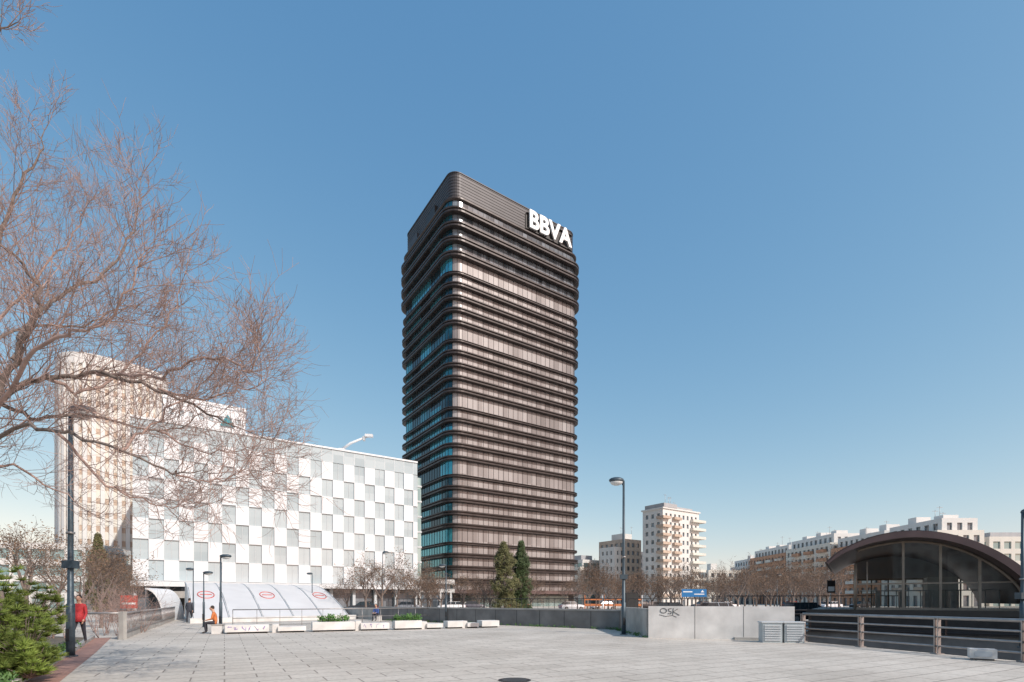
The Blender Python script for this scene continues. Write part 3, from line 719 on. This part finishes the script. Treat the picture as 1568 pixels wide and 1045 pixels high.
# big bare foreground tree
R_=random.Random(21); m_=MB()
def Q(a_,b_,D_): return Vector((PX(a_,D_),D_,PZ(b_,D_)))
base=Vector((-11.6,10.3,0)); fork=Vector((-11.3,10.1,3.2))
m_.tube([base+Vector((0,0,-.1)),base+Vector((.05,0,.4)),base+Vector((.15,-.05,1.8)),fork],[.3,.24,.20,.17],12,'bark')
limbs=[ # points, start radius, first index fraction allowed to carry shoots
 ([fork,Q(-20,640,10),Q(20,550,9.8),Q(62,455,9.6),Q(22,390,9.3),Q(-25,330,9.0)],.075,.15),
 ([fork,Q(0,620,10.2),Q(70,580,10.4),Q(150,572,10.3),Q(240,600,10.1),Q(330,640,9.9),Q(418,675,9.8)],.065,.1),
 ([Q(20,550,9.8),Q(60,478,10.3),Q(115,440,10.8),Q(178,402,11.2),Q(208,340,11.4),Q(221,262,11.5)],.045,.1),
 ([fork,Q(0,665,9.6),Q(90,660,9.2),Q(180,690,8.9),Q(265,722,8.7),Q(335,725,8.6)],.045,.1),
 ([fork,Q(-40,520,10.6),Q(-10,400,11),Q(25,300,11.3),Q(55,245,11.5),Q(74,190,11.6)],.06,.3),
 ([Q(70,580,10.4),Q(140,600,11),Q(215,540,11.4),Q(268,470,11.6),Q(290,385,11.7)],.038,.1),
 ([Q(150,572,10.3),Q(240,575,9.7),Q(325,545,9.4),Q(380,570,9.2),Q(400,520,9.1)],.035,.1),
 ([fork,Q(-10,710,10.9),Q(70,745,11.5),Q(150,790,12)],.04,.1),
 ([fork,Q(-120,500,10),Q(-120,300,9.5),Q(-80,150,9.2),Q(-30,70,9.1),Q(25,35,9.0)],.08,.88),
 ([Q(0,620,10.2),Q(60,640,11),Q(150,640,12),Q(240,660,12.6),Q(300,640,12.8),Q(350,570,13)],.042,.1),
 ([fork,Q(10,600,8.8),Q(90,520,8.2),Q(150,500,8),Q(200,440,7.9),Q(222,385,7.9)],.04,.2),
 ([Q(-30,520,10.6),Q(20,470,11.4),Q(80,400,12),Q(120,345,12.3),Q(135,300,12.4)],.035,.1),
 ([Q(180,690,8.9),Q(230,650,9.3),Q(300,600,9.6),Q(345,570,9.8)],.026,.1),
 ([fork,Q(-30,560,11.5),Q(40,500,12.5),Q(130,500,13),Q(190,470,13.2),Q(240,480,13.4)],.045,.2),
 ([Q(90,660,9.2),Q(160,740,9.6),Q(230,770,10),Q(290,780,10.2)],.028,.1),
 ([Q(240,600,10.1),Q(310,610,10.6),Q(370,600,11),Q(405,580,11.2),Q(415,550,11.3)],.025,.1),
 ([Q(240,660,12.6),Q(310,690,12.4),Q(370,690,12.2),Q(425,665,12)],.024,.1),
 ([Q(265,722,8.7),Q(320,740,9),Q(375,720,9.3),Q(410,690,9.5)],.018,.1),
]
for pts,r0,fs in limbs:
    P=[2*pts[0]-pts[1]]+pts+[2*pts[-1]-pts[-2]]; out=[]
    for i in range(1,len(P)-2):
        for k_ in range(5):
            t_=k_/5; a_,b_,c_,d_=P[i-1],P[i],P[i+1],P[i+2]
            out.append(.5*((2*b_)+(c_-a_)*t_+(2*a_-5*b_+4*c_-d_)*t_*t_+(3*b_-a_-3*c_+d_)*t_**3)+Vector((R_.gauss(0,.035),R_.gauss(0,.035),R_.gauss(0,.035))))
    out.append(P[-2]); n_=len(out)
    rad=[max(.007,r0*(1-i/n_)**.8) for i in range(n_)]
    m_.tube(out,rad,9,'bark' if r0>.04 else 'twig',cap=False)
    for i in range(max(3,int(fs*n_)),n_):
        for _ in range(2):
            if R_.random()<.92:
                d=(out[i]-out[i-1]).normalized(); an=math.radians(R_.uniform(30,75)); nd=d*math.cos(an)+perp(d,R_)*math.sin(an)+Vector((.15,0,.05))
                if fs>.8 : L_=R_.uniform(.4,.8)
                else: L_=R_.uniform(.6,1.35)*(1 if i<n_-4 else .7)
                grow(m_,out[i],nd,L_,max(.008,rad[i]*.32),2,R_,.13,'twig','bark',None,.24,.0042,(3,6),(.42,.72))
m_.build("bare_tree",(0,0,0),0,fix=False)

R_=random.Random(8); m_=MB()
cl=[]
for cx,cy,cz,rx,rz_ in ((-10.7,10.8,1.0,1.0,1.05),(-9.75,10.3,.75,.65,.75),(-11.6,11.5,1.6,.85,.85),(-10.5,11.2,1.3,.6,.65),(-9.35,10.0,.45,.4,.4),(-10.5,9.8,.6,.8,.6)):
    for _ in range(95):
        v=Vector((R_.gauss(0,1),R_.gauss(0,1),R_.gauss(0,1))).normalized()*(R_.random()**.4); c_=Vector((cx+v.x*rx,cy+v.y*rx,max(.08,cz+v.z*rz_))); cl.append(c_)
        if R_.random()<.5: m_.tube([Vector((cx,cy,max(.1,cz-.4))),c_],[.02,.007],3,'bark',cap=False)
leaves(m_,cl,.17,75,.11,'pine',R_,True)
m_.tube([(-10.7,11,0),(-10.6,10.8,.8),(-10.8,10.9,1.8)],[.12,.09,.03],7,'bark')
m_.build("pine_shrub",(0,0,0),0,fix=False)
R_=random.Random(18); m_=MB()
cl=[(R_.uniform(-11.5,-8.9),R_.uniform(8.7,11.2),R_.uniform(.03,.22)) for _ in range(300)]+[(R_.uniform(-15,-12),R_.uniform(14.5,20),R_.uniform(.02,.15)) for _ in range(80)]
cl=[c_ for c_ in cl if c_[0] < -9.2-(c_[1]-9.6)*.68-.05]
leaves(m_,cl,.14,30,.045,'ivy',R_); m_.build("ground_ivy",(0,0,0),0,fix=False)
R_=random.Random(28); m_=MB()
for _ in range(30):
    p_=Vector((R_.uniform(-21,-16.8),R_.uniform(21,27),0)); 
    for _ in range(3): grow(m_,p_,Vector((R_.gauss(0,.3),R_.gauss(0,.3),1)),R_.uniform(.9,1.8),.014,2,R_,.05,'twig','twig',None,.2,.005,(3,4))
m_.build("bare_shrubs",(0,0,0),0,fix=False)
R_=random.Random(38); m_=MB()
leaves(m_,[(5.9-t_*16.6+R_.uniform(-.05,.1),28.1+t_*14-.12,R_.uniform(.0,.1)) for t_ in [R_.random() for _ in range(110)]],.09,14,.035,'ivy',R_)
leaves(m_,[(5.7+R_.uniform(-.1,.1),22+R_.random()*6,R_.uniform(.0,.1)) for _ in range(40)],.09,14,.035,'ivy',R_)
m_.build("wall_foot_weeds",(0,0,0),0,fix=False)

# ---------------------------------------------------------------- people
def person(name,loc,rz,pose,top,bot='pants',sc=1.0,coat=False):
    J={'pel':(0,0,.95,.125),'sp':(0,0,1.15,.125),'ch':(0,.0,1.34,.135),'nk':(0,0,1.47,.062),'hd':(0,.015,1.56,.075),'ht':(0,.02,1.66,.085)}
    for s_,x in (('l',-1),('r',1)):
        f=x if pose=='walk' else 0
        J['sh'+s_]=(.17*x,0,1.40,.065); J['el'+s_]=(.235*x,-.03+.10*-f,1.13,.045); J['wr'+s_]=(.22*x,.09-.16*f,.90,.03); J['hn'+s_]=(.215*x,.11-.17*f,.83,.032)
        J['hp'+s_]=(.09*x,0,.88,.095); J['kn'+s_]=(.10*x,.05+.17*f,.50,.062); J['an'+s_]=(.10*x,-.02+.24*f,.10+(.05 if f<0 else 0),.042); J['to'+s_]=(.11*x,.13+.26*f,.045,.036)
    if pose=='sit':
        dz=-.42
        for k_ in ('pel','sp','ch','nk','hd','ht'):
            x,y,z_,r=J[k_]; J[k_]=(x,y+(z_-.95)*.22,z_+dz,r)
        for s_,x in (('l',-1),('r',1)):
            J['sh'+s_]=(.17*x,.10,.97,.065); J['el'+s_]=(.22*x,.16,.71,.045); J['wr'+s_]=(.12*x,.38,.66,.03); J['hn'+s_]=(.09*x,.45,.64,.032)
            J['hp'+s_]=(.10*x,.04,.52,.10); J['kn'+s_]=(.13*x,.46,.53,.066); J['an'+s_]=(.13*x,.42,.10,.042); J['to'+s_]=(.14*x,.58,.045,.036)
    E=[('pel','sp'),('sp','ch'),('ch','nk'),('nk','hd'),('hd','ht')]
    for s_ in 'lr': E+=[('ch','sh'+s_),('sh'+s_,'el'+s_),('el'+s_,'wr'+s_),('wr'+s_,'hn'+s_),('pel','hp'+s_),('hp'+s_,'kn'+s_),('kn'+s_,'an'+s_),('an'+s_,'to'+s_)]
    keys=list(J); me=bpy.data.meshes.new("t"); me.from_pydata([J[k_][:3] for k_ in keys],[(keys.index(a_),keys.index(b_)) for a_,b_ in E],[])
    ob=bpy.data.objects.new("t",me); scene.collection.objects.link(ob)
    sk=ob.modifiers.new("s",'SKIN'); su=ob.modifiers.new("u",'SUBSURF'); su.levels=1; su.render_levels=1
    for i,k_ in enumerate(keys): me.skin_vertices[0].data[i].radius=(J[k_][3],)*2; me.skin_vertices[0].data[i].use_root=(k_=='pel')
    bpy.context.view_layer.update(); ev=ob.evaluated_get(bpy.context.evaluated_depsgraph_get()); m2=bpy.data.meshes.new_from_object(ev); bpy.data.objects.remove(ob)
    m_=MB(); vs=[v.co.copy() for v in m2.vertices]; groups={}
    for p_ in m2.polygons:
        c_=p_.center; best=None
        for a_,b_ in E:
            A=Vector(J[a_][:3]);B=Vector(J[b_][:3]); t_=max(0,min(1,(c_-A).dot(B-A)/(B-A).length_squared)); dd_=(c_-A.lerp(B,t_)).length-.5*(J[a_][3]*(1-t_)+J[b_][3]*t_)
            if best is None or dd_<best[0]: best=(dd_,a_,b_,t_)
        a_,b_=best[1],best[2]
        if b_ in('hd','ht'): k_='skin'
        elif b_[:2]=='hn': k_='skin'
        elif b_[:2]=='to': k_='shoe'
        elif b_[:2] in('kn','an'): k_=bot
        else: k_=top
        groups.setdefault(k_,[]).append(tuple(p_.vertices))
    off=len(m_.v); m_.v.extend([tuple(v) for v in vs])
    for k_,fs in groups.items():
        i=m_.mi(k_)
        for f in fs: m_.f.append([off+a_ for a_ in f]); m_.m.append(i); m_.sm.append(True)
    h=Vector(J['ht'][:3]); 
    m_.ell(h+Vector((0,.01,-.02)),(.075,.092,.115),'skin',14,10); m_.ell(h+Vector((0,-.018,.022)),(.084,.092,.105),'hair',14,10)
    m_.ell(h+Vector((0,.105,-.03)),(.013,.02,.022),'skin',8,6)
    for x in (-1,1): m_.ell(h+Vector((x*.078,0,-.03)),(.012,.02,.03),'skin',8,6); m_.ell(h+Vector((x*.03,.088,-.005)),(.012,.008,.007),'hair',6,4)
    m_.ell(h+Vector((0,.09,-.075)),(.022,.008,.006),'jred',6,4)
    for s_,x in (('l',-1),('r',1)):
        w_=Vector(J['wr'+s_][:3]); hn=Vector(J['hn'+s_][:3]); d=(hn-w_).normalized(); sd=Vector((0,1,0)) if pose!='sit' else Vector((1,0,0)); sd=(sd-d*sd.dot(d)).normalized(); cu_=Vector((-x,0,0)) if pose!='sit' else Vector((0,0,-1))
        for i in range(4):
            b0=hn+sd*(i-1.5)*.019+d*.01; ln=(.07,.08,.076,.06)[i]; m_.tube([b0,b0+d*ln*.5+cu_*.006,b0+d*ln+cu_*.026],[.0095,.0085,.007],6,'skin')
        b0=w_+d*.03+sd*.025; m_.tube([b0,b0+sd*.025+d*.03,b0+sd*.03+d*.055+cu_*.01],[.011,.01,.008],6,'skin')
    if coat:
        pz=J['pel'][2]
        m_.tube([Vector((0,J['pel'][1],pz-.12)),Vector((0,J['pel'][1],pz+.05)),Vector((0,J['sp'][1],J['sp'][2]))],[.19,.175,.15],12,top)
    ob=m_.build(name,loc,rz,fix=False); ob.scale=(sc,)*3; return ob
person("walking_person",(PX(121,18.5),18.5,0),math.radians(200),'walk','jred','pants',1.02,True)
person("seated_person",(PX(331,25.1),25.1,0),math.radians(110),'sit','jorange')
person("standing_person",(PX(290,37),37,0),math.radians(20),'walk','jdark')
person("seated_person",(PX(577,40.5),40.5,0),math.radians(170),'sit','jblue')
mb=MB(); mb.box(-.25,.25,-.3,.15,0,.40,'concw'); mb.box(-.28,.28,-.33,.18,.401,.45,'conc'); ob=mb.build("concrete_stool",(PX(577,40.5),40.6,0),math.radians(170))
mb=MB(); mb.box(-.3,.3,-.3,.15,0,.40,'concw'); mb.box(-.33,.33,-.33,.18,.401,.45,'conc'); ob=mb.build("concrete_stool",(PX(331,25.1),25.1,0),math.radians(110))

# ---------------------------------------------------------------- light, sky, camera
sd=Vector((.74,-.60,0)).normalized(); el=math.radians(38); sdir=Vector((sd.x*math.cos(el),sd.y*math.cos(el),math.sin(el)))
ld=bpy.data.lights.new("sun",'SUN'); ld.energy=3.9; ld.angle=math.radians(.5); ld.color=(1,.95,.88)
lo=bpy.data.objects.new("sun",ld); scene.collection.objects.link(lo); lo.rotation_euler=(-sdir).to_track_quat('-Z','Y').to_euler()
w=bpy.data.worlds.new("World"); scene.world=w; w.use_nodes=True; t=w.node_tree; bg=t.nodes["Background"]
sk=t.nodes.new("ShaderNodeTexSky"); sk.sky_type='NISHITA'; sk.sun_disc=False; sk.sun_elevation=el; sk.sun_rotation=math.atan2(sd.x,sd.y)
sk.air_density=1.0; sk.dust_density=1.5; sk.ozone_density=2.0; sk.altitude=650
sp_=t.nodes.new("ShaderNodeSeparateColor"); cb_=t.nodes.new("ShaderNodeCombineColor"); t.links.new(sk.outputs[0],sp_.inputs[0])
for i,(pw_,ml) in enumerate(((1.08,1.26),(.70,1.80),(.42,2.6))):
    a=t.nodes.new("ShaderNodeMath"); a.operation='POWER'; a.inputs[1].default_value=pw_; t.links.new(sp_.outputs[i],a.inputs[0])
    b=t.nodes.new("ShaderNodeMath"); b.operation='MULTIPLY'; b.inputs[1].default_value=ml; t.links.new(a.outputs[0],b.inputs[0]); t.links.new(b.outputs[0],cb_.inputs[i])
t.links.new(cb_.outputs[0],bg.inputs[0]); bg.inputs[1].default_value=.145
cd=bpy.data.cameras.new("camera"); cd.sensor_width=36; cd.lens=36*789/1568; cd.shift_y=397.5/1568; cd.clip_end=6000; cd.clip_start=.1
co=bpy.data.objects.new("camera",cd); scene.collection.objects.link(co); co.location=(0,0,EYE); co.rotation_euler=(math.pi/2,0,0); scene.camera=co
scene.view_settings.view_transform='Standard'; scene.view_settings.look='None'; scene.view_settings.exposure=0
